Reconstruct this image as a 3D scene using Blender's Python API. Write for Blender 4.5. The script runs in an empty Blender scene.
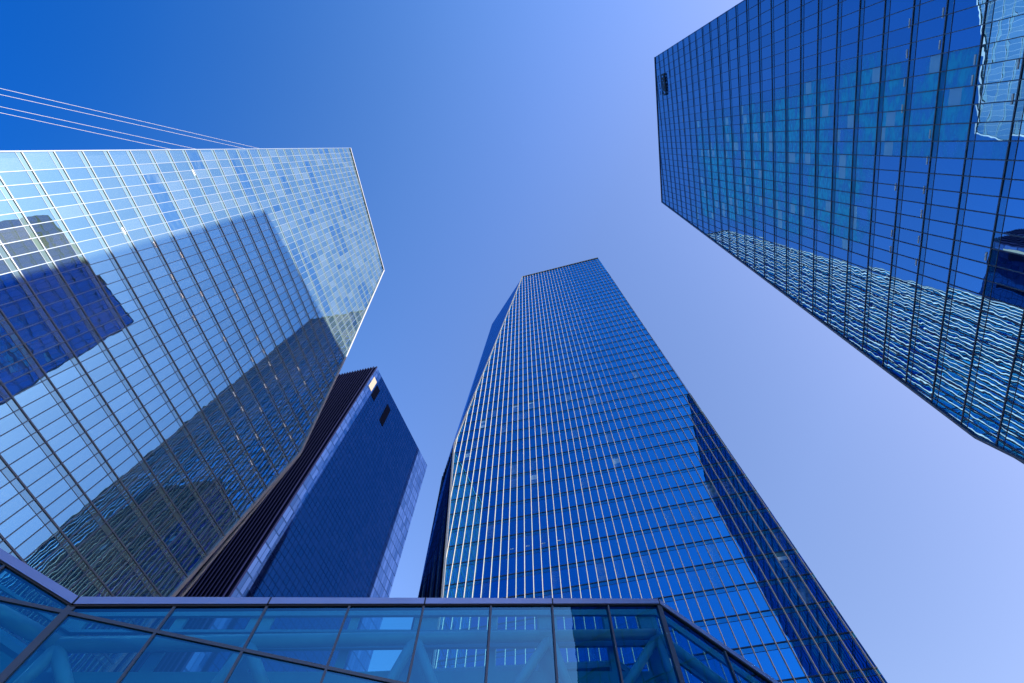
import bpy, math, random
from mathutils import Vector, Matrix
random.seed(7)
sc = bpy.context.scene
COL = sc.collection
# ---------------------------------------------------------------- camera
F = 460.0; CX, CY = 512.0, 341.5; VZ = (521.0, 143.0)
EYE = Vector((0, 0, 1.6))
def ray_c(px, py): return Vector((px-CX, -(py-CY), -F)).normalized()
Zc = ray_c(*VZ)
Xc = (Vector((1, 0, 0)) - Zc*Zc.x).normalized()
Yc = Zc.cross(Xc)
Wm = Matrix((Xc, Yc, Zc))                      # camera axes -> world axes
def ray(px, py): return Wm @ ray_c(px, py)
cd = bpy.data.cameras.new('camera'); cam = bpy.data.objects.new('camera', cd); COL.objects.link(cam)
cam.matrix_world = Matrix.Translation(EYE) @ Wm.to_4x4()
cd.sensor_width = 36; cd.lens = F/1024*36; cd.clip_end = 20000; cd.clip_start = .05
sc.camera = cam
# ---------------------------------------------------------------- light
SUN_EL, SUN_AZ = math.radians(26.5), math.radians(-21.0)
SD = Vector((math.cos(SUN_EL)*math.cos(SUN_AZ), math.cos(SUN_EL)*math.sin(SUN_AZ), math.sin(SUN_EL)))
sl = bpy.data.lights.new('sun', 'SUN'); sl.energy = 5.0; sl.angle = math.radians(.53); sl.color = (1, .95, .88)
so = bpy.data.objects.new('sun', sl); COL.objects.link(so)
so.rotation_euler = SD.to_track_quat('Z', 'Y').to_euler(); so.location = SD*400
w = bpy.data.worlds.new('World'); sc.world = w; w.use_nodes = True
nt = w.node_tree; nt.nodes.clear()
sky = nt.nodes.new('ShaderNodeTexSky'); sky.sky_type = 'NISHITA'; sky.sun_disc = False
sky.sun_elevation = SUN_EL; sky.sun_rotation = math.atan2(SD.x, SD.y)
sky.air_density = 1.0; sky.dust_density = .6; sky.ozone_density = 3.0
hs = nt.nodes.new('ShaderNodeHueSaturation'); hs.inputs['Saturation'].default_value = 1.18
hs.inputs['Hue'].default_value = .507; hs.inputs['Value'].default_value = 1.0
mu = nt.nodes.new('ShaderNodeMix'); mu.data_type = 'RGBA'; mu.blend_type = 'MULTIPLY'; mu.inputs[0].default_value = 1
mu.inputs[7].default_value = (1.0, .95, 1.3, 1)
bg = nt.nodes.new('ShaderNodeBackground'); bg.inputs[1].default_value = .08
wo = nt.nodes.new('ShaderNodeOutputWorld')
nt.links.new(sky.outputs[0], hs.inputs['Color']); nt.links.new(hs.outputs[0], mu.inputs[6])
# the clear air pales and yellows towards the sun side and deepens away from it
wtc = nt.nodes.new('ShaderNodeTexCoord'); wsx = nt.nodes.new('ShaderNodeSeparateXYZ'); nt.links.new(wtc.outputs['Generated'], wsx.inputs[0])
wmr = nt.nodes.new('ShaderNodeMapRange'); wmr.inputs['From Min'].default_value = -1; wmr.inputs['From Max'].default_value = 1
wma = nt.nodes.new('ShaderNodeMath'); wma.operation = 'MULTIPLY_ADD'; wma.inputs[1].default_value = .45
nt.links.new(wsx.outputs[1], wma.inputs[0]); nt.links.new(wsx.outputs[0], wma.inputs[2])
nt.links.new(wma.outputs[0], wmr.inputs[0])
wr_ = nt.nodes.new('ShaderNodeValToRGB'); wr_.color_ramp.interpolation = 'B_SPLINE'
SK = [(0., (.0, .33, .55)), (.08, (.0, .37, .62)), (.20, (.12, .70, .82)), (.36, (1.2, 1.38, 1.05)), (.50, (1.78, 1.55, 1.14)), (.62, (1.95, 1.5, .98)), (.88, (1.6, 1.15, .70)), (1., (1.35, .95, .6))]
e_ = wr_.color_ramp.elements
for i, (p_, c_) in enumerate(SK):
    el = e_[i] if i < 2 else e_.new(p_)
    if i == 1: el.position = p_
    el.position = p_; el.color = (*[x*.5 for x in c_], 1)
nt.links.new(wmr.outputs[0], wr_.inputs[0])
mu2 = nt.nodes.new('ShaderNodeMix'); mu2.data_type = 'RGBA'; mu2.blend_type = 'MULTIPLY'; mu2.inputs[0].default_value = 1
mu3 = nt.nodes.new('ShaderNodeVectorMath'); mu3.operation = 'SCALE'; mu3.inputs[3].default_value = 2.0
nt.links.new(mu.outputs[2], mu2.inputs[6]); nt.links.new(wr_.outputs[0], mu2.inputs[7]); nt.links.new(mu2.outputs[2], mu3.inputs[0])
nt.links.new(mu3.outputs[0], bg.inputs[0]); nt.links.new(bg.outputs[0], wo.inputs[0])
sc.view_settings.view_transform = 'Standard'; sc.view_settings.look = 'None'
sc.view_settings.exposure = 1.9; sc.view_settings.gamma = 1
try: sc.view_settings.use_curve_mapping = False
except Exception: pass
sc.cycles.max_bounces = 8; sc.cycles.transparent_max_bounces = 24
sc.cycles.caustics_reflective = False; sc.cycles.caustics_refractive = False
# ---------------------------------------------------------------- helpers
class MB:
    def __init__(s): s.v = []; s.f = []; s.uv = []; s.c = []
    def poly(s, pts, uv=None, col=(0, 0, 0, 1)):
        b = len(s.v); s.v += [Vector(p) for p in pts]; s.f.append(list(range(b, b+len(pts))))
        s.uv.append(uv or [(0, 0)]*len(pts)); s.c.append(col)
    def prism(s, a, b, prof, X, Y, cap=True):
        """profile points (x,y) on axes X,Y swept from a to b"""
        A = [a+X*x+Y*y for x, y in prof]; B = [b+X*x+Y*y for x, y in prof]; n = len(prof)
        base = len(s.v); s.v += A+B
        fs = [[base+i, base+(i+1) % n, base+n+(i+1) % n, base+n+i] for i in range(n)]
        if cap: fs += [[base+i for i in reversed(range(n))], [base+n+i for i in range(n)]]
        for f in fs: s.f.append(f); s.uv.append([(0, 0)]*len(f)); s.c.append((0, 0, 0, 1))
    def bar(s, a, b, X, Y, wx, y0, y1):
        s.prism(a, b, [(-wx/2, y0), (wx/2, y0), (wx/2, y1), (-wx/2, y1)], X, Y)
    def tube(s, a, b, r, n=14):
        d = (b-a).normalized(); X = d.orthogonal().normalized(); Y = d.cross(X)
        s.prism(a, b, [(r*math.cos(2*math.pi*i/n), r*math.sin(2*math.pi*i/n)) for i in range(n)], X, Y)
    def build(s, name, mat, parent=None, base=Vector((0, 0, 0)), smooth=False):
        me = bpy.data.meshes.new(name)
        me.from_pydata([v-base for v in s.v], [], s.f)
        me.uv_layers.new(name='UVMap'); me.color_attributes.new('pane', 'FLOAT_COLOR', 'CORNER')
        ul = me.uv_layers['UVMap']; ca = me.color_attributes['pane']
        k = 0
        for f, uv, c in zip(s.f, s.uv, s.c):
            for i in range(len(f)):
                ul.data[k].uv = uv[i]; ca.data[k].color = c; k += 1
        me.materials.append(mat)
        if smooth:
            for p in me.polygons: p.use_smooth = True
        me.update()
        o = bpy.data.objects.new(name, me); COL.objects.link(o)
        if parent: o.parent = parent
        else: o.location = base
        return o
def tag(o, label=None, cat=None, group=None, kind=None):
    for k, v in (('label', label), ('category', cat), ('group', group), ('kind', kind)):
        if v: o[k] = v
    return o
def empty(name, loc, label, cat, group=None):
    o = bpy.data.objects.new(name, None); COL.objects.link(o); o.location = loc; o.empty_display_size = 2
    return tag(o, label, cat, group)
class Plane:
    """vertical plane at horizontal distance D from the eye; u runs to the right as seen from the eye"""
    def __init__(s, az, ref, D):
        a = math.radians(az); h = Vector((math.cos(a), math.sin(a), 0)); n = Vector((-h.y, h.x, 0))
        if ray(*ref).dot(n) < 0: n = -n
        s.n = n; s.u = n.cross(Vector((0, 0, 1))); s.D = D
    def off(s, d):
        q = Plane.__new__(Plane); q.n = s.n; q.u = s.u; q.D = s.D+d; return q
    def P(s, u, z): return EYE*0 + s.n*s.D + s.u*u + Vector((0, 0, z))
    def bp(s, px, py):
        d = ray(px, py); p = d*(s.D/d.dot(s.n)); return (p.dot(s.u), p.z+EYE.z)
    def at(s, px, py): return s.P(*s.bp(px, py))
UP = Vector((0, 0, 1))
Winv = Wm.transposed()
def proj(p):
    c = Winv @ (p-EYE)
    if c.z > -.01: return None
    return (CX+F*c.x/-c.z, CY-F*c.y/-c.z)
def clip(poly, ax, lim, keep_less):
    out = []
    for i in range(len(poly)):
        a, b = poly[i], poly[(i+1) % len(poly)]
        ia = (a[ax] <= lim) == keep_less; ib = (b[ax] <= lim) == keep_less
        if ia: out.append(a)
        if ia != ib:
            t = (lim-a[ax])/(b[ax]-a[ax]); out.append((a[0]+t*(b[0]-a[0]), a[1]+t*(b[1]-a[1])))
    return out
def area(p): return abs(sum(p[i][0]*p[(i+1) % len(p)][1]-p[(i+1) % len(p)][0]*p[i][1] for i in range(len(p))))/2
def span(poly, ax, val):
    r = []
    for i in range(len(poly)):
        a, b = poly[i], poly[(i+1) % len(poly)]
        if (a[ax]-val)*(b[ax]-val) < 0:
            t = (val-a[ax])/(b[ax]-a[ax]); r.append(a[1-ax]+t*(b[1-ax]-a[1-ax]))
    return (min(r), max(r)) if len(r) >= 2 else None
# ---------------------------------------------------------------- materials
def mat(name):
    m = bpy.data.materials.new(name); m.use_nodes = True; t = m.node_tree; t.nodes.clear()
    o = t.nodes.new('ShaderNodeOutputMaterial'); return m, t, o
def N(t, k, **kw):
    n = t.nodes.new(k)
    for a, v in kw.items(): setattr(n, a, v)
    return n
def mth(t, op, a, b=None, c=None):
    n = N(t, 'ShaderNodeMath', operation=op)
    for i, x in enumerate((a, b, c)):
        if x is None: continue
        if hasattr(x, 'links'): t.links.new(x, n.inputs[i])
        else: n.inputs[i].default_value = x
    return n.outputs[0]
def mixc(t, f, a, b, bt='MIX'):
    n = N(t, 'ShaderNodeMix', data_type='RGBA', blend_type=bt)
    for i, x in ((0, f), (6, a), (7, b)):
        if hasattr(x, 'links'): t.links.new(x, n.inputs[i])
        else: n.inputs[i].default_value = x if i == 0 else (*x[:3], 1)
    return n.outputs[2]
def paint(name, col, rough=.45, metal=0., var=.12, scale=1.5, spec=.5):
    m, t, o = mat(name); p = N(t, 'ShaderNodeBsdfPrincipled')
    tc = N(t, 'ShaderNodeTexCoord'); no = N(t, 'ShaderNodeTexNoise'); no.inputs['Scale'].default_value = scale
    no.inputs['Detail'].default_value = 4; t.links.new(tc.outputs['Object'], no.inputs['Vector'])
    c = mixc(t, no.outputs['Fac'], [x*(1-var) for x in col], [min(1, x*(1+var)) for x in col])
    t.links.new(c, p.inputs['Base Color']); p.inputs['Roughness'].default_value = rough; p.inputs['Metallic'].default_value = metal; p.inputs['Specular IOR Level'].default_value = spec
    t.links.new(p.outputs[0], o.inputs[0]); return m
def facade_glass(name, tint, dark, pane_tone, spandrel, r0=.35, wave=.0006, pale=(.5, .75, .8), rough=.0, band=.82, blend=-.7, graze=None, pale2=(.7, .95, 1.)):
    """coated curtain-wall glass: mirror coat over a dim interior with blinds or, on glassR, painted bounced sunlight; the strip under each floor line is a panel"""
    m, t, o = mat(name)
    at = N(t, 'ShaderNodeAttribute', attribute_name='pane'); sp = N(t, 'ShaderNodeSeparateColor')
    t.links.new(at.outputs['Color'], sp.inputs[0])
    uv = N(t, 'ShaderNodeUVMap'); su = N(t, 'ShaderNodeSeparateXYZ'); t.links.new(uv.outputs[0], su.inputs[0])
    fv = mth(t, 'FRACT', su.outputs[1]); isb = mth(t, 'GREATER_THAN', fv, band)
    tc = N(t, 'ShaderNodeTexCoord')
    no = N(t, 'ShaderNodeTexNoise'); no.inputs['Scale'].default_value = .12; no.inputs['Detail'].default_value = 3
    t.links.new(tc.outputs['Object'], no.inputs['Vector'])
    c = mixc(t, sp.outputs[0], dark, pane_tone)
    c = mixc(t, mth(t, 'MULTIPLY', no.outputs['Fac'], .35), c, dark)
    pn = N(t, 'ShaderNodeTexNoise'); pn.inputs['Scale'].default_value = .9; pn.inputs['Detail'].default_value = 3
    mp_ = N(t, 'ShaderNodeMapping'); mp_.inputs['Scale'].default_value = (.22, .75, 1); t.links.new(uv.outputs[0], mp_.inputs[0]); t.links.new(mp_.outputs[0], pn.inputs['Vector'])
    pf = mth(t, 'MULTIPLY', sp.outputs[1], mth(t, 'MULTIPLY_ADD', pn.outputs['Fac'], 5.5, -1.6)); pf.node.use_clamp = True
    # streaks and bright cells in the pale patches; on glassR, painted bounced sunlight
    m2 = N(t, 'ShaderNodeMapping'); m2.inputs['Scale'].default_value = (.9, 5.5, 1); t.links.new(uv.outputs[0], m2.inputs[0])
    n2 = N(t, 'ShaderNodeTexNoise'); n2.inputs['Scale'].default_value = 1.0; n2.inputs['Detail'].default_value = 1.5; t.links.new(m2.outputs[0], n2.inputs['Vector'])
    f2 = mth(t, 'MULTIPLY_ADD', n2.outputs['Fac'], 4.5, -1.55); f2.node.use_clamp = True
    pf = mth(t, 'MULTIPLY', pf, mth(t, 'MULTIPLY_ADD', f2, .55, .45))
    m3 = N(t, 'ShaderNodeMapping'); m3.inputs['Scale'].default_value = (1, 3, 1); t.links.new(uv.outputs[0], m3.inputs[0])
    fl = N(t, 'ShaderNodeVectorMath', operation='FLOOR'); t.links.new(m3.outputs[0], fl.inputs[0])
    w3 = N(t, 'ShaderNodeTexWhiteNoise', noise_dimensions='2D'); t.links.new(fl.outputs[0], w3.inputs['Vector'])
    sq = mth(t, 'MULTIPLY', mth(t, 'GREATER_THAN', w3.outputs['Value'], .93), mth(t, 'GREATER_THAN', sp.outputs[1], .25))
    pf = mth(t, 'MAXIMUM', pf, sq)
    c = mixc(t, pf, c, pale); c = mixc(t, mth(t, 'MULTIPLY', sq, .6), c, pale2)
    c = mixc(t, mth(t, 'MULTIPLY', isb, .85), c, spandrel)
    df = N(t, 'ShaderNodeBsdfDiffuse'); t.links.new(c, df.inputs[0])
    gl = N(t, 'ShaderNodeBsdfGlossy'); gl.inputs['Roughness'].default_value = rough
    ti = mixc(t, sp.outputs[2], [x*.9 for x in tint], tint); t.links.new(ti, gl.inputs[0])
    wn = N(t, 'ShaderNodeTexNoise'); wn.inputs['Scale'].default_value = .55; wn.inputs['Detail'].default_value = 1.5
    t.links.new(tc.outputs['Object'], wn.inputs['Vector'])
    bu = N(t, 'ShaderNodeBump'); bu.inputs['Strength'].default_value = 1; bu.inputs['Distance'].default_value = wave*10
    t.links.new(wn.outputs['Fac'], bu.inputs['Height']); t.links.new(bu.outputs[0], gl.inputs['Normal'])
    lw = N(t, 'ShaderNodeLayerWeight'); lw.inputs[0].default_value = .5
    fr = mth(t, 'POWER', lw.outputs['Facing'], 4.0)
    fac = mth(t, 'MULTIPLY_ADD', fr, 1-r0 if graze is None else graze, r0)
    fac = mth(t, 'MULTIPLY', fac, mth(t, 'MULTIPLY_ADD', isb, -.30, 1.0))
    fac = mth(t, 'MULTIPLY', fac, mth(t, 'MULTIPLY_ADD', pf, blend, 1.0))
    mx = N(t, 'ShaderNodeMixShader'); t.links.new(fac, mx.inputs[0]); t.links.new(df.outputs[0], mx.inputs[1]); t.links.new(gl.outputs[0], mx.inputs[2])
    t.links.new(mx.outputs[0], o.inputs[0]); return m
def grid_wall(name, base, line, tint, pu, pv, r0=.3, var=.5):
    """side walls: glass with a fine drawn pane grid, in UV metres"""
    m, t, o = mat(name)
    uv = N(t, 'ShaderNodeUVMap'); su = N(t, 'ShaderNodeSeparateXYZ'); t.links.new(uv.outputs[0], su.inputs[0])
    a = mth(t, 'DIVIDE', su.outputs[0], pu); b = mth(t, 'DIVIDE', su.outputs[1], pv)
    la = mth(t, 'LESS_THAN', mth(t, 'FRACT', a), .1); lb = mth(t, 'LESS_THAN', mth(t, 'FRACT', b), .1)
    l = mth(t, 'MAXIMUM', la, lb)
    cb = N(t, 'ShaderNodeCombineXYZ'); t.links.new(mth(t, 'FLOOR', a), cb.inputs[0]); t.links.new(mth(t, 'FLOOR', b), cb.inputs[1])
    wn = N(t, 'ShaderNodeTexWhiteNoise', noise_dimensions='2D'); t.links.new(cb.outputs[0], wn.inputs['Vector'])
    c = mixc(t, mth(t, 'MULTIPLY', wn.outputs['Value'], var), base, [min(1, x*2.5+.02) for x in base])
    c = mixc(t, l, c, line)
    df = N(t, 'ShaderNodeBsdfDiffuse'); t.links.new(c, df.inputs[0])
    gl = N(t, 'ShaderNodeBsdfGlossy'); gl.inputs['Roughness'].default_value = .04; gl.inputs[0].default_value = (*tint, 1)
    lw = N(t, 'ShaderNodeLayerWeight'); lw.inputs[0].default_value = .5
    fac = mth(t, 'MULTIPLY_ADD', mth(t, 'POWER', lw.outputs['Facing'], 4.0), 1-r0, r0)
    fac = mth(t, 'MULTIPLY', fac, mth(t, 'MULTIPLY_ADD', l, -.7, 1.0))
    mx = N(t, 'ShaderNodeMixShader'); t.links.new(fac, mx.inputs[0]); t.links.new(df.outputs[0], mx.inputs[1]); t.links.new(gl.outputs[0], mx.inputs[2])
    t.links.new(mx.outputs[0], o.inputs[0]); return m
M = {}
M['glassL'] = facade_glass('pale_coated_glass', (.26, .64, .93), (.045, .075, .065), (.12, .155, .125), (.12, .18, .17), r0=.62, wave=.0004, pale=(.01, .03, .06), blend=0., pale2=(.01, .03, .06))
M['glassR'] = facade_glass('deep_blue_glass', (.32, .66, 1.0), (.001, .02, .10), (.002, .04, .16), (.004, .14, .28), r0=.68, wave=.00042, pale=(.06, .85, 1.), blend=-.7, graze=.04)  # pale cyan stands for sunlight mirrored off the left tower
M['glassC'] = facade_glass('blue_tower_glass', (.06, .50, .95), (.003, .03, .05), (.006, .05, .10), (.01, .15, .2), r0=.60, wave=.0004, pale=(.3, .6, .8))
M['glassN'] = grid_wall('navy_pane_wall', (.003, .014, .06), (.006, .015, .05), (.03, .20, .58), 1.6, 2.0, r0=.30)
M['paleN'] = grid_wall('light_navy_pane_wall', (.012, .03, .10), (.006, .015, .05), (.02, .14, .44), 1.6, 4.0, r0=.20, var=.4)
M['sideL'] = grid_wall('side_pane_wall', (.05, .10, .14), (.12, .13, .15), (.4, .6, .85), 1.4, 4.0)
M['sideC'] = grid_wall('side_pane_wall_deep', (.01, .04, .08), (.05, .06, .08), (.12, .4, .85), 1.5, 4.3)
M['sideR'] = grid_wall('dark_end_wall', (.004, .02, .025), (.015, .03, .035), (.03, .12, .16), 1.5, 4.1, r0=.12)
M['darkC'] = grid_wall('dark_facet_glass', (.006, .02, .04), (.02, .02, .03), (.05, .2, .5), 1.5, 4.3, r0=.12)  # darker, less reflective glass of the lower facet
M['frame'] = paint('grey_aluminium_frame', (.065, .10, .16), .4, .0)
M['frameR'] = paint('dark_aluminium_frame', (.04, .05, .09), .4, .2)
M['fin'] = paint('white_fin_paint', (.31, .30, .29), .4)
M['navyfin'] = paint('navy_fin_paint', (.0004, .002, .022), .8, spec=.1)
M['trim'] = paint('pale_edge_trim', (.25, .26, .28), .35, .2)
M['cable'] = paint('pale_steel_cable', (.26, .25, .25), .4)
M['vent'] = paint('cream_vent_panel', (.85, .88, .85), .5)
M['roof'] = paint('roof_gravel', (.3, .3, .3), .9)
M['sign'] = paint('black_sign_letters', (.01, .015, .02), .6)
M['cream'] = paint('cream_blind', (.15, .13, .10), .8)
M['louvre'] = paint('dark_grey_louvre', (.001, .003, .018), .9, spec=.1)
M['rail'] = paint('lilac_grey_rail', (.25, .30, .50), .35, .3)
M['seam'] = paint('dark_rubber_seam', (.02, .02, .03), .7)
M['steel'] = paint('blue_grey_tube_paint', (.5, .62, .66), .35)
M['beam'] = paint('slate_beam_paint', (.09, .34, .38), .5)
M['mullB'] = paint('bridge_mullion_metal', (.07, .08, .11), .4, .2)
def bridge_glass(tc_=(.20, .60, .68), r_=.16, nm='tinted_bridge_glass'):
    m, t, o = mat(nm)
    tr = N(t, 'ShaderNodeBsdfTransparent'); tr.inputs[0].default_value = (*tc_, 1)
    gl = N(t, 'ShaderNodeBsdfGlossy'); gl.inputs[0].default_value = (.22, .62, .95, 1); gl.inputs['Roughness'].default_value = .0
    tc = N(t, 'ShaderNodeTexCoord'); wn = N(t, 'ShaderNodeTexNoise'); wn.inputs['Scale'].default_value = .7
    t.links.new(tc.outputs['Object'], wn.inputs['Vector'])
    bu = N(t, 'ShaderNodeBump'); bu.inputs['Distance'].default_value = .004; t.links.new(wn.outputs['Fac'], bu.inputs['Height']); t.links.new(bu.outputs[0], gl.inputs['Normal'])
    lw = N(t, 'ShaderNodeLayerWeight'); lw.inputs[0].default_value = .5
    fac = mth(t, 'MULTIPLY_ADD', mth(t, 'POWER', lw.outputs['Facing'], 4.0), .8, r_)
    mx = N(t, 'ShaderNodeMixShader'); t.links.new(fac, mx.inputs[0]); t.links.new(tr.outputs[0], mx.inputs[1]); t.links.new(gl.outputs[0], mx.inputs[2])
    t.links.new(mx.outputs[0], o.inputs[0]); return m
M['bglass'] = bridge_glass(); M['clear'] = bridge_glass((.75, .86, .92), .05, 'clear_roof_glass')
def paving():
    m, t, o = mat('granite_paving'); p = N(t, 'ShaderNodeBsdfPrincipled')
    tc = N(t, 'ShaderNodeTexCoord'); br = N(t, 'ShaderNodeTexBrick'); br.inputs['Scale'].default_value = 1
    br.inputs['Brick Width'].default_value = .9; br.inputs['Row Height'].default_value = .45; br.inputs['Mortar Size'].default_value = .008
    br.inputs['Color1'].default_value = (.07, .075, .08, 1); br.inputs['Color2'].default_value = (.06, .065, .07, 1); br.inputs['Mortar'].default_value = (.03, .03, .03, 1)
    t.links.new(tc.outputs['Object'], br.inputs['Vector']); t.links.new(br.outputs['Color'], p.inputs['Base Color']); p.inputs['Roughness'].default_value = .7
    t.links.new(p.outputs[0], o.inputs[0]); return m
# ---------------------------------------------------------------- ground
g = MB(); g.poly([(-6000, -6000, 0), (6000, -6000, 0), (6000, 6000, 0), (-6000, 6000, 0)])
tag(g.build('ground', paint('distant_ground', (.05, .055, .06), .9, scale=.02)), 'flat grey ground reaching the horizon', 'ground', kind='structure')
g = MB(); g.poly([(-53, -60, .004), (40, -60, .004), (40, 62, .004), (-53, 62, .004)])
tag(g.build('plaza', M.setdefault('pave', paving())), 'granite paved plaza between the glass towers', 'plaza', kind='structure')
# ---------------------------------------------------------------- towers
PL = Plane(77.2, (200, 300), 56.0)
PR = Plane(76.62, (850, 200), 40.96)
PC = Plane(165.24, (600, 400), 66.18)
def tower(name, label, pl, poly, floor, mull, glass, side, frame, tr, mu_, depth, pane_tone=None, tilt=.0012, corner=None, fin=None, finmat=None, transmat=None):
    """poly: convex outline (u,z); floor=(z0,pitch); mull=(u0,pitch); tr/mu_=(width,proud)"""
    cu = sum(p[0] for p in poly)/len(poly); base = pl.P(cu, 0)
    root = empty(name, base, label, 'tower', 'glass office towers round the plaza')
    out = -pl.n; zs = [p[1] for p in poly]; us = [p[0] for p in poly]
    k0, k1 = math.floor((min(zs)-floor[0])/floor[1]), math.ceil((max(zs)-floor[0])/floor[1])
    j0, j1 = math.floor((min(us)-mull[0])/mull[1]), math.ceil((max(us)-mull[0])/mull[1])
    panes = []
    for k in range(k0, k1):
        za, zb = floor[0]+k*floor[1], floor[0]+(k+1)*floor[1]
        row = clip(clip(poly, 1, za, False), 1, zb, True)
        if len(row) < 3: continue
        for j in range(j0, j1):
            ua, ub = mull[0]+j*mull[1], mull[0]+(j+1)*mull[1]
            c = clip(clip(row, 0, ua, False), 0, ub, True)
            if len(c) < 3 or area(c) < .01: continue
            um, zm = (ua+ub)/2, (za+zb)/2
            tx, tz = random.gauss(0, tilt), random.gauss(0, tilt)
            pts = [pl.P(u, z)+out*((u-um)*tx+(z-zm)*tz) for u, z in c]
            uv = [((u-mull[0])/mull[1]+100, (z-floor[0])/floor[1]+100) for u, z in c]
            pj = [proj(p) for p in pts]; size = 0
            if all(pj) and any(0 < q[0] < 1024 and 0 < q[1] < 683 for q in pj): size = area(pj)
            r = random.random(); b = pane_tone(um, zm) if pane_tone else 0.
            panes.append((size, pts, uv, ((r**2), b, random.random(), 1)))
    panes.sort(key=lambda x: -x[0])
    for s, pts, uv, c in panes[:100]:
        m = MB(); m.poly(pts, uv, c); m.build('glass_pane', glass, root, base)
    m = MB()
    for s, pts, uv, c in panes[100:]: m.poly(pts, uv, c)
    tag(m.build('glass_panes', glass, root, base), kind='stuff')
    for k in range(k0, k1+1):
        z = floor[0]+k*floor[1]; s = span(poly, 1, z)
        if not s or s[1]-s[0] < .3: continue
        m = MB(); m.bar(pl.P(s[0], z), pl.P(s[1], z), UP, out, tr[0], -.05, tr[1])
        m.bar(pl.P(s[0], z-.18*floor[1]), pl.P(s[1], z-.18*floor[1]), UP, out, .05, -.02, .03)
        m.build('transom', transmat or frame, root, base)
    ml = []
    for j in range(j0, j1+1):
        u = mull[0]+j*mull[1]; s = span(poly, 0, u)
        if not s or s[1]-s[0] < .3: continue
        m = MB()
        if fin: m.prism(pl.P(u, s[0]), pl.P(u, s[1]), fin, pl.u, out)
        else: m.bar(pl.P(u, s[0]), pl.P(u, s[1]), pl.u, out, mu_[0], -.05, mu_[1])
        m.build('mullion', finmat or frame, root, base)
    m = MB(); n = len(poly); bk = pl.off(depth); fr = pl.off(.12)
    per = 0.
    for i in range(n):
        a, b = poly[i], poly[(i+1) % n]; L = math.hypot(a[0]-b[0], a[1]-b[1])
        m.poly([fr.P(*a), fr.P(*b), bk.P(*b), bk.P(*a)], [(0, a[1]), (0, b[1]), (depth, b[1]), (depth, a[1])])
    m.poly([bk.P(*p) for p in poly], [p for p in poly]); m.poly([fr.P(*p) for p in poly], [p for p in poly])
    m.build('side_wall', side, root, base)
    return root, base
def edge(root, base, pl, a, b, name, mt, wdt, y0, y1, shift=0., shift2=None):
    shift2 = shift if shift2 is None else shift2
    m = MB(); A, B = pl.P(*a), pl.P(*b); d = (B-A).normalized(); s = d.cross(pl.n)
    m.bar(A+s*shift, B+s*shift2, s, -pl.n, wdt, y0, y1); return m.build(name, mt, root, base)
# left tower
h = 4.0
LP = [PL.bp(*p) for p in ((350, 148), (383.7, 270.4), (345, 358), (300, 453), (172, 597))]
tu = LP[0][0]
q0 = PL.bp(0, 151.6); tu0 = tu+(q0[0]-tu)*LP[0][1]/(LP[0][1]-q0[1])
Lpoly = [(tu0, 0), (tu, LP[0][1]), LP[1], LP[2], LP[3], LP[4], (LP[4][0]-2.6, 0)]
zf = [PL.bp(x, 151)[1] for x in (20.6, 52.7, 81.6, 106.6, 129.6, 150, 168.3, 185.2, 200.4, 213.7)]
hp = (zf[-1]-zf[0])/9; z0 = sum(z-i*hp for i, z in enumerate(zf))/10
um = [PL.bp(2, 140+y/4.267)[0] for y in (45, 104, 163, 220, 285, 348)]
mp = (um[-1]-um[0])/5; 
print('L floor', hp, 'mull', mp, 'roof', LP[0][1], LP[1][1])
LB = [(350, 148), (340, 330)]
def blindL(u, z):
    q = proj(PL.P(u, z))
    if not q or q[0] < 150: return 1. if random.random() < .01 else 0.
    k = int((z-z0)//hp); rr = random.Random(k*31+int(u//9)); v = rr.random()
    if v < .10: return .85
    if v < .2: return .5*random.random()
    return .9 if random.random() < .02 else 0.
Lroot, Lbase = tower('glass_tower', 'pale blue glass tower at the left, partly sunlit, with a slanting right edge', PL, Lpoly,
    (z0, hp), (tu, mp), M['glassL'], M['sideL'], M['frame'], (.15, .09), (.085, .08), 34, pane_tone=blindL, tilt=.0009)
for i in range(1, 6): edge(Lroot, Lbase, PL, Lpoly[i], Lpoly[i+1], 'edge_trim', M['trim'], .45, -.1, .3, -.1)
edge(Lroot, Lbase, PL, Lpoly[0], Lpoly[1], 'edge_trim', M['frame'], .14, -.1, .12)
edge(Lroot, Lbase, PL.off(.3), Lpoly[4], Lpoly[5], 'edge_fin', M['trim'], .3, -.1, .3, .3, 1.2)
edge(Lroot, Lbase, PL.off(.3), Lpoly[5], Lpoly[6], 'edge_fin', M['trim'], .3, -.1, .3, 1.2)
for px, py in ((188, 173), (182, 255), (239.5, 296), (175, 276), (190, 292), (231, 292), (196, 317), (226.5, 338), (204, 293), (235.5, 393), (243, 408), (254, 358), (259, 337), (265, 350), (271.5, 362), (278, 375.5), (267, 384), (262, 408), (297, 358+12), (307, 380), (240, 435), (258, 434.5), (264.5, 448), (252, 462), (286, 423), (292, 435), (161, 240+3), (132, 229)):
    u, z = PL.bp(px, py); k = round((z-z0)/hp); z = z0+k*hp-.35
    m = MB(); m.bar(PL.P(u-.45, z), PL.P(u+.45, z), UP, -PL.n, .22, .0, .05); m.build('open_vent', M['vent'], Lroot, Lbase)
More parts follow.
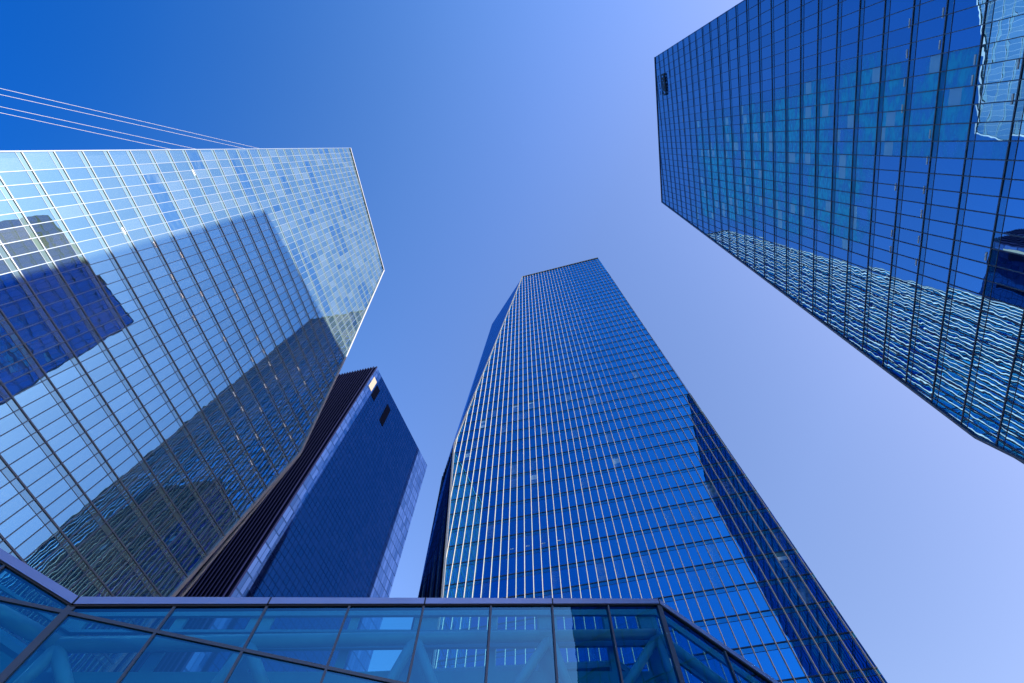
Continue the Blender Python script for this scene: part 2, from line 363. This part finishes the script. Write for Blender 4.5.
# right tower
RP = [PR.bp(*p) for p in ((655, 57), (662, 202), (944, 412.5), (976.6, 437), (1024, 463))]
Rpoly = [(RP[0][0], 0), RP[0], RP[1], RP[2], RP[3], (RP[4][0]+.3, RP[4][1]), (RP[4][0]+3, 0)]
Rpoly = Rpoly[::-1]
zf = [PR.bp(x, 160)[1] for x in (799.2, 816.3, 833.7, 853.8, 875.4, 900, 929.3, 965.6, 1004.3)][::-1]
hr = (zf[-1]-zf[0])/8; z0r = sum(z-i*hr for i, z in enumerate(zf))/9
um = [PR.bp(784+y/4.267, 140+z/4.267)[0] for y, z in ((390, 125), (390, 187), (385, 240), (385, 295), (382, 350), (380, 405), (378, 455))]
mr = abs(um[-1]-um[0])/6; print('R floor', hr, 'mull', mr, um)
ZB = {}
def sunpatchR(u, z):  # where sunlight thrown by the left tower is painted into the panes
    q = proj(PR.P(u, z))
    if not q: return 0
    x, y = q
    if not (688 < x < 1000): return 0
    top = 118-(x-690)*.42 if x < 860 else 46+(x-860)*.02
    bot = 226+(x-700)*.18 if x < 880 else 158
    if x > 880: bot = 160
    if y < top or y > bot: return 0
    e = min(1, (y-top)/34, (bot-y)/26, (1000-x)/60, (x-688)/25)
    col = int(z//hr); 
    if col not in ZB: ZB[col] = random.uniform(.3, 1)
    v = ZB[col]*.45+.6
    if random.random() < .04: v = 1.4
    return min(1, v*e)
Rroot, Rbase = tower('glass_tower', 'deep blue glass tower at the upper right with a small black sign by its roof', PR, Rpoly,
    (z0r, hr), (um[0], mr), M['glassR'], M['sideR'], M['frameR'], (.115, .07), (.08, .07), 34, pane_tone=sunpatchR, tilt=.003)
for i in range(0, 5): edge(Rroot, Rbase, PR, Rpoly[i], Rpoly[i+1], 'edge_trim', M['frame'], .3, -.1, .2)
edge(Rroot, Rbase, PR.off(.8), Rpoly[1], Rpoly[2], 'edge_fin', M['frame'], .25, -.1, .3, .8, .1)
for px, py in ((681.5, 120.5), (682.5, 131), (685, 154.5), (686, 165.5), (688.5, 187), (689.5, 197), (892, 250), (904, 25), (901.8, 55), (900, 83), (899.5, 109), (897, 187), (932.5, 16), (930, 47), (925.5, 131+3), (924.8, 190), (923.3, 214), (921, 240), (920, 263), (985, 256), (973, 60), (971.5, 80), (1003.5, 66), (1001, 100), (922, 160), (895, 234)):
    u, z = PR.bp(px, py); k = round((z-z0r)/hr); z = z0r+k*hr+.4
    m = MB(); m.bar(PR.P(u-.42, z), PR.P(u+.42, z), UP, -PR.n, .15, .0, .05); m.build('open_vent', M['vent'], Rroot, Rbase)
# small sign near the roof: dark outlined letter shapes and two thin lines beside them
m = MB()
def seg(a, b, wd): 
    A, B = PR.off(-.25).at(*a), PR.off(-.25).at(*b); d = (B-A).normalized(); m.bar(A, B, d.cross(PR.n), -PR.n, wd, 0, .12)
E = lambda x, y: (648+x/13.67, 60+y/13.67)
for a, b in (((182, 205), (225, 198)), ((182, 205), (190, 300)), ((225, 198), (240, 345)), ((185, 250), (232, 245)), ((190, 300), (236, 292)), ((195, 325), (238, 335)), ((200, 300), (205, 390)), ((240, 345), (245, 470)), ((203, 360), (243, 352)), ((205, 390), (243, 384)), ((205, 405), (243, 425)), ((212, 430), (218, 475)), ((218, 475), (245, 470)), ((212, 250), (215, 300)), ((222, 350), (226, 400)), ((198, 258), (222, 270))):
    seg(E(*a), E(*b), .42)
m.build('roof_sign', M['sign'], Rroot, Rbase)
for a, b in (((146, 215), (155, 300)), ((160, 330), (172, 400)), ((172, 425), (176, 470))):
    m = MB(); seg(E(*a), E(*b), .17); m.build('sign_line', M['sign'], Rroot, Rbase)
# centre tower
CPt = [PC.bp(*p) for p in ((522.5, 277), (598, 258), (893, 683), (454.6, 444.5), (442.8, 597))]
ur = (CPt[1][0]+CPt[2][0])/2
Cpoly = [(CPt[4][0]+2.5, 0), CPt[4], CPt[3], CPt[0], CPt[1], (ur, CPt[2][1]), (ur, 0)]
zc = [PC.bp(650, 520+y/8.533)[1] for y in (75, 258, 455)][::-1]; hc = (zc[2]-zc[0])/2
uc = [PC.bp(530+x/8.533, 597.3)[0] for x in (35, 112, 192, 270, 352, 435, 518, 602, 688, 775, 862, 950)]
mc = (uc[-1]-uc[0])/11; print('C floor', hc, 'mull', mc, 'roof', CPt[0][1], CPt[1][1])
Croot, Cbase = tower('glass_tower', 'tall blue glass tower in the middle with white vertical fins', PC, Cpoly,
    (zc[1], hc), (uc[0], mc), M['glassC'], M['sideC'], M['frameR'], (.16, .08), (.1, .1), 36, fin=[(-.10, -.05), (.10, -.05), (.03, .32), (-.03, .32)], finmat=M['fin'], pane_tone=lambda u, z: (.5*random.random() if z < 120 and random.random() < .12 else 0.))  # pale blinds in some lower rooms
for i in (1, 2, 3): edge(Croot, Cbase, PC, Cpoly[i], Cpoly[i+1], 'edge_trim', M['trim'], .38, -.1, .4)
edge(Croot, Cbase, PC, Cpoly[0], Cpoly[1], 'edge_trim', M['trim'], .35, -.1, .4)
for px, py in ((512, 549), (528, 546), (543.5, 543.4), (559.5, 540.5)):
    u, z = PC.bp(px, py); m = MB(); m.bar(PC.P(u-.35, z), PC.P(u+.35, z), UP, -PC.n, .13, .0, .05); m.build('open_vent', M['vent'], Croot, Cbase)
# its left facets, turned away
A0, B0, G0 = PC.P(*CPt[0]), PC.P(*CPt[3]), PC.P(*CPt[4]); GG = PC.P(CPt[4][0]+2.5, 0)
S1 = PC.off(8).at(492, 324); S2 = PC.off(13).at(453.5, 442); S2b = PC.off(13).at(441.5, 480); u3, z3 = PC.off(13).bp(418, 597)
S3 = PC.off(13).P(u3, z3); S4 = PC.off(13).P(u3+.3, 0)
m = MB()
for tri in ((A0, S1, B0), (S1, S2, B0)): m.poly(tri, [(p.dot(PC.n)*1.2, p.z) for p in tri])
bk = PC.off(36)
m.poly((A0, bk.P(*CPt[0]), bk.P(S2.dot(PC.u), S2.z), S2, S1), [(0, 0), (20, 0), (20, 20), (0, 20), (0, 10)])
m.build('slanted_facet', M['sideC'], Croot, Cbase)
m = MB()
for q in ((B0, S2, S2b), (B0, S2b, S3, G0), (G0, S3, S4, GG), (S2b, S2, bk.P(S2.dot(PC.u), S2.z), bk.P(S2b.dot(PC.u), S2b.z)), (S3, S2b, bk.P(S2b.dot(PC.u), S2b.z), bk.P(u3, z3)), (S4, S3, bk.P(u3, z3), bk.P(u3, 0))):
    m.poly(q, [(p.dot(PC.n), p.z) for p in q])
m.build('lower_facet', M['darkC'], Croot, Cbase)
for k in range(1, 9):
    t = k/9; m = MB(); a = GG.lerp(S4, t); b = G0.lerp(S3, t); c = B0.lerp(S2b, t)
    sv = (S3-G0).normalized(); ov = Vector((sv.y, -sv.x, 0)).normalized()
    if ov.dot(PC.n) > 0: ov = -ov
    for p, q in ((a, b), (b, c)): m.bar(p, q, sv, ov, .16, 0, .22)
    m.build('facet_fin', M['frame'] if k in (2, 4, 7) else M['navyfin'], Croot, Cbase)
# navy tower
cp = ray(376.6, 366.9); cp = cp*(103/math.hypot(cp.x, cp.y)); NC = Vector((cp.x, cp.y, 0)); H = cp.z+EYE.z
def hplane(P, az, ref):
    q = Plane(az, ref, 1); q.D = P.dot(q.n); return q
NRt = hplane(NC, 74.0, (380, 500)); NLt = hplane(NC, 166.3, (330, 450))
hr_ = lambda pl, px, py: pl.bp(px, py)[0]
nb = Vector((NC.x, NC.y, 0)); Nroot = empty('navy_tower', nb, 'dark navy tower behind the pale left tower, with dark openings near its roof', 'tower', 'glass office towers round the plaza')
uR0 = NC.dot(NRt.u); uR1 = hr_(NRt, 427.3, 465.6); Hr = NRt.bp(427.3, 465.6)[1]
uL0 = NC.dot(NLt.u); uL1 = uL0-46
print('navy', uR0, uR1, H, Hr, uL0, hr_(NLt, 336.6, 375.6))
def quad(m, pl, ua, ub, za, zb, zb2=None, o=0):
    zb2 = zb if zb2 is None else zb2; q = pl.off(o)
    m.poly([q.P(ua, za), q.P(ub, za), q.P(ub, zb2), q.P(ua, zb)], [(ua-uR0, za), (ub-uR0, za), (ub-uR0, zb2), (ua-uR0, zb)])
zr = lambda u: H+(Hr-H)*(u-uR0)/(uR1-uR0)
s = 1 if uR1 > uR0 else -1
u1, u2 = uR0+s*2.8, hr_(NRt, 417, 449)
m = MB(); quad(m, NRt, uR0, u1, 0, H, zr(u1)); m.build('corner_glazing', M['paleN'], Nroot, nb)
m = MB(); quad(m, NRt, u1, u2, 0, zr(u1), zr(u2)); m.build('broad_face', M['glassN'], Nroot, nb)
m = MB(); quad(m, NRt, u2, uR1, 0, zr(u2), Hr); m.build('edge_glazing', M['paleN'], Nroot, nb)
m = MB(); quad(m, NLt, uL1, uL0, 0, H); m.build('finned_face', M['louvre'], Nroot, nb)
m = MB()
a, b = NLt.P(uL1, 0), NRt.P(uR1, 0); c = a+b-NC
for p, q, hp_, hq in ((a, c, H, Hr), (c, b, Hr, Hr)):
    m.poly([p, q, q+UP*hq, p+UP*hp_], [(0, 0), (46, 0), (46, hq), (0, hp_)])
m.poly([a+UP*H, c+UP*Hr, b+UP*Hr, NC+UP*H]); m.build('back_wall', M['glassN'], Nroot, nb)
for k in range(1, 40):
    u = uL0-k*1.15; m = MB(); m.bar(NLt.P(u, 0), NLt.P(u, H), NLt.u, -NLt.n, .34, 0, .5); m.build('vertical_fin', M['navyfin'], Nroot, nb)
for (px, py, wu, hz, mt, nm) in ((372.6, 384.0, 2.6, 7.5, 'cream', 'cream_blind'), (375.5, 393, 2.8, 8, 'louvre', 'dark_opening'), (385, 415, 3.2, 12, 'louvre', 'dark_opening')):
    u, z = NRt.bp(px, py); m = MB(); m.bar(NRt.P(u, z-hz/2), NRt.P(u, z+hz/2), NRt.u, -NRt.n, wu, .02, .12); m.build(nm, M[mt], Nroot, nb)
m = MB(); m.bar(NC, NC+UP*H, NRt.u, -NRt.n, .5, -.2, .3); m.build('corner_trim', M['navyfin'], Nroot, nb)
# ---------------------------------------------------------------- cables behind the left tower
cpn = PL.off(22)
for i, (ya, xb, yb) in enumerate(((88.4, 251, 146.6), (94.5, 236, 146.6), (106.6, 190, 147.8), (112.7, 164, 147.8))):
    a, b = cpn.bp(0, ya), cpn.bp(xb, yb); du, dz = b[0]-a[0], b[1]-a[1]
    t0 = -a[1]/dz; t1 = 1+ (6.0)/abs(du) if du else 1.1
    t1 = min(t1, 1.25)
    A = cpn.P(a[0]+du*t0, 0); B = cpn.P(a[0]+du*t1, a[1]+dz*t1)
    m = MB(); m.tube(A, B, .036, 8)
    nm = ['topmost of the four thin pale lines running down the sky behind the left tower', 'second from the top of the four thin pale lines crossing the sky at the left',
          'third from the top of the four thin pale lines above the left tower', 'lowest of the four thin pale lines above the left tower'][i]
    tag(m.build('cable', M['cable'], None, A), nm, 'cable', 'thin pale lines in the sky at the upper left')
# ---------------------------------------------------------------- glass footbridge
B = Plane(17.66, (400, 640), 15.0)
rail = [B.bp(*p) for p in ((76, 602.5), (658, 602.5))]
R0, R1 = rail
RL = B.bp(0, 555.5); RR = B.bp(778, 686)
def lerp2(a, b, t): return (a[0]+(b[0]-a[0])*t, a[1]+(b[1]-a[1])*t)
RLL = lerp2(R0, RL, 2.2); RRR = lerp2(R1, RR, 2.0)
ZB0 = 5.2; zT = B.bp(156, 632)[1]
base = B.P(R0[0], 0)*1; 
Broot = empty('footbridge', base, 'blue glazed footbridge with tubular trusses and a lilac-grey top rail across the foreground', 'footbridge')
def zrail(u):
    if u < R0[0]: t = (u-R0[0])/(RLL[0]-R0[0]); return R0[1]+t*(RLL[1]-R0[1])
    if u > R1[0]: t = (u-R1[0])/(RRR[0]-R1[0]); return R1[1]+t*(RRR[1]-R1[1])
    t = (u-R0[0])/(R1[0]-R0[0]); return R0[1]+t*(R1[1]-R0[1])
us = [R0[0]+(R1[0]-R0[0])*i/8 for i in range(9)]; bay = us[1]-us[0]
print('bridge bay', bay, 'rail', R0, R1, 'transom', zT, RLL, RRR)
ul = [R0[0]-bay*i*1.0 for i in range(1, 4) if R0[0]-bay*i > RLL[0]]
uR_ = [R1[0]+bay*i for i in range(1, 5) if R1[0]+bay*i < RRR[0]]
allu = sorted([RLL[0]]+ul+us+uR_+[RRR[0]])
DB = 6.0; back = B.off(DB)
for i in range(len(allu)-1):
    a, b = allu[i], allu[i+1]
    for pl, nm in ((B, 'glass_pane'), (back, 'far_glass_pane')):
        for za, zb in ((lambda u: ZB0, lambda u: min(zT, zrail(u))), (lambda u: min(zT, zrail(u)), zrail)):
            if max(zb(a)-za(a), zb(b)-za(b)) < .05: continue
            m = MB(); m.poly([pl.P(a, za(a)), pl.P(b, za(b)), pl.P(b, zb(b)), pl.P(a, zb(a))]); m.build(nm, M['bglass'], Broot, base)
for u in allu:
    m = MB(); wd = .2 if abs(u-R0[0]) < .01 or abs(u-R1[0]) < .01 else .07
    m.bar(B.P(u, ZB0), B.P(u, zrail(u)), B.u, -B.n, wd, -.12, .05); m.build('mullion', M['mullB'], Broot, base)
m = MB(); m.bar(B.P(allu[0], zT), B.P(allu[-1], zT), UP, -B.n, .09, -.12, .045); m.build('transom', M['mullB'], Broot, base)
for pl, sgn in ((B, 1), (back, -1)):
    for a, b in ((RLL, R0), (R0, R1), (R1, RRR)):
        m = MB(); m.bar(pl.P(*a), pl.P(*b), UP, -B.n*sgn, .22, -.25, .10); m.build('top_rail', M['rail'], Broot, base)
        m = MB(); m.bar(pl.P(*a)-UP*.135, pl.P(*b)-UP*.135, UP, -B.n*sgn, .04, -.2, .06); m.build('rail_gasket', M['seam'], Broot, base)
for u in us[::2]+[us[0]+.0]:
    m = MB(); m.bar(B.P(u-.025, zrail(u)), B.P(u+.025, zrail(u)), UP, -B.n, .23, -.2, .105); m.build('rail_joint', M['seam'], Broot, base)
# roof frame seen from below through the glass: lengthwise beams and cross beams, open glazing between
def roofpt(px, py):
    # plane through the rail line and the bridge's own depth direction
    e1 = (B.P(*R1)-B.P(*R0)).normalized(); nn = e1.cross(B.n); d = ray(px, py); t = (B.P(*R0)-EYE).dot(nn)/d.dot(nn); return EYE+d*t
def depth_at(py, px=450): return (roofpt(px, py)-B.P(*R0)).dot(B.n)
rows = [depth_at(y) for y in (604, 611, 616, 629, 632, 649, 671, 677, 683)]
print('roof depths', rows)
def RP_(u, d, dz=0): return B.off(d).P(u, zrail(u)+dz)
for ya, yb in ((671, 679),):
    d0, d1 = depth_at(ya), depth_at(yb)
    for ua, ub in ((allu[0], R0[0]), (R0[0], R1[0]), (R1[0], allu[-1])):
        a, b = RP_(ua, (d0+d1)/2), RP_(ub, (d0+d1)/2); e = (b-a).normalized()
        m = MB(); m.bar(a, b, B.n, e.cross(B.n) if (e.cross(B.n)).z > 0 else -e.cross(B.n), d1-d0, -.15, .12); m.build('roof_beam', M['beam'], Broot, base)
# upright inner frame just behind the truss: horizontal members and posts, with open lights between
I = B.off(1.5)
def iz(px, py): return I.bp(px, py)
for ya, yb in ((607, 615.5), (629.5, 632), (640, 650), (673, 690)):
    pts = [(lerp2(iz(90, ya), iz(90, yb), .5), lerp2(iz(655, ya-(3 if ya > 635 else 0)), iz(655, yb-(4 if ya > 635 else 0)), .5))]
    hgt = iz(400, ya)[1]-iz(400, yb)[1]
    a, b = pts[0]; sl_ = (b[1]-a[1])/(b[0]-a[0]); k_ = b[0]
    segs = [((R0[0]-.3, a[1]+sl_*(R0[0]-.3-a[0])), b)]
    segs.append((b, (b[0]+(RRR[0]-R1[0]), b[1]+(RRR[1]-R1[1]))))
    segs.append((segs[0][0], (segs[0][0][0]-3, segs[0][0][1]+3*(RLL[1]-R0[1])/(R0[0]-RLL[0]))))
    for p, q in segs:
        m = MB(); m.bar(I.P(*p), I.P(*q), UP, B.n, abs(hgt), 0, .12); m.build('inner_beam', M['beam'], Broot, base)
for x, wd in ((57, .5), (165, .3), (250, .7), (348, .3), (423, .85), (493, .32), (550, .8), (612, .3), (655, .9)):
    u, z = iz(x, 640); m = MB(); m.bar(I.P(u, ZB0), I.P(u, iz(x, 608)[1]), I.u, B.n, wd, .13, .3); m.build('inner_post', M['beam'], Broot, base)
for ua, ub in ((allu[0], R0[0]), (R0[0], R1[0]), (R1[0], allu[-1])):
    m = MB(); m.poly([B.P(ua, zrail(ua)+.02), B.P(ub, zrail(ub)+.02), back.P(ub, zrail(ub)+.02), back.P(ua, zrail(ua)+.02)]); m.build('roof_glass', M['clear'], Broot, base)
# tubes of the truss, just inside the glass
T = B.off(.9)
def tube(p, q, r, nm='truss_tube'):
    m = MB(); m.tube(T.at(*p), T.at(*q), r, 20); return m.build(nm, M['steel'], Broot, base, smooth=True)
tube((57, 645), (655, 634), .20, 'top_chord')
tube((655, 634), (790, 735), .20, 'top_chord'); tube((57, 645), (-80, 570), .20, 'top_chord')
for p, q in (((57, 648), (5, 700)), ((57, 650), (70, 705)), ((248, 643), (205, 700)), ((248, 643), (268, 700)), ((414, 640), (378, 703)), ((416, 640), (441, 706)), ((550, 637), (507, 700)), ((550, 637), (575, 705)), ((656, 638), (616, 703)), ((656, 636), (684, 710)), ((735, 690), (700, 760))):
    tube(p, q, .17)
# deck
m = MB()
P8 = lambda u, d, z: B.off(d).P(u, z)
a, b = allu[0], allu[-1]
m.bar(P8(a, DB/2, ZB0-.3), P8(b, DB/2, ZB0-.3), UP, B.n, .6, -DB/2-.15, DB/2+.15); m.build('deck', M['beam'], Broot, base)
for u in (allu[1], allu[-2]):
    m = MB(); m.tube(P8(u, DB/2, 0), P8(u, DB/2, ZB0-.6), .4, 24); m.build('support_column', M['steel'], Broot, base, smooth=True)
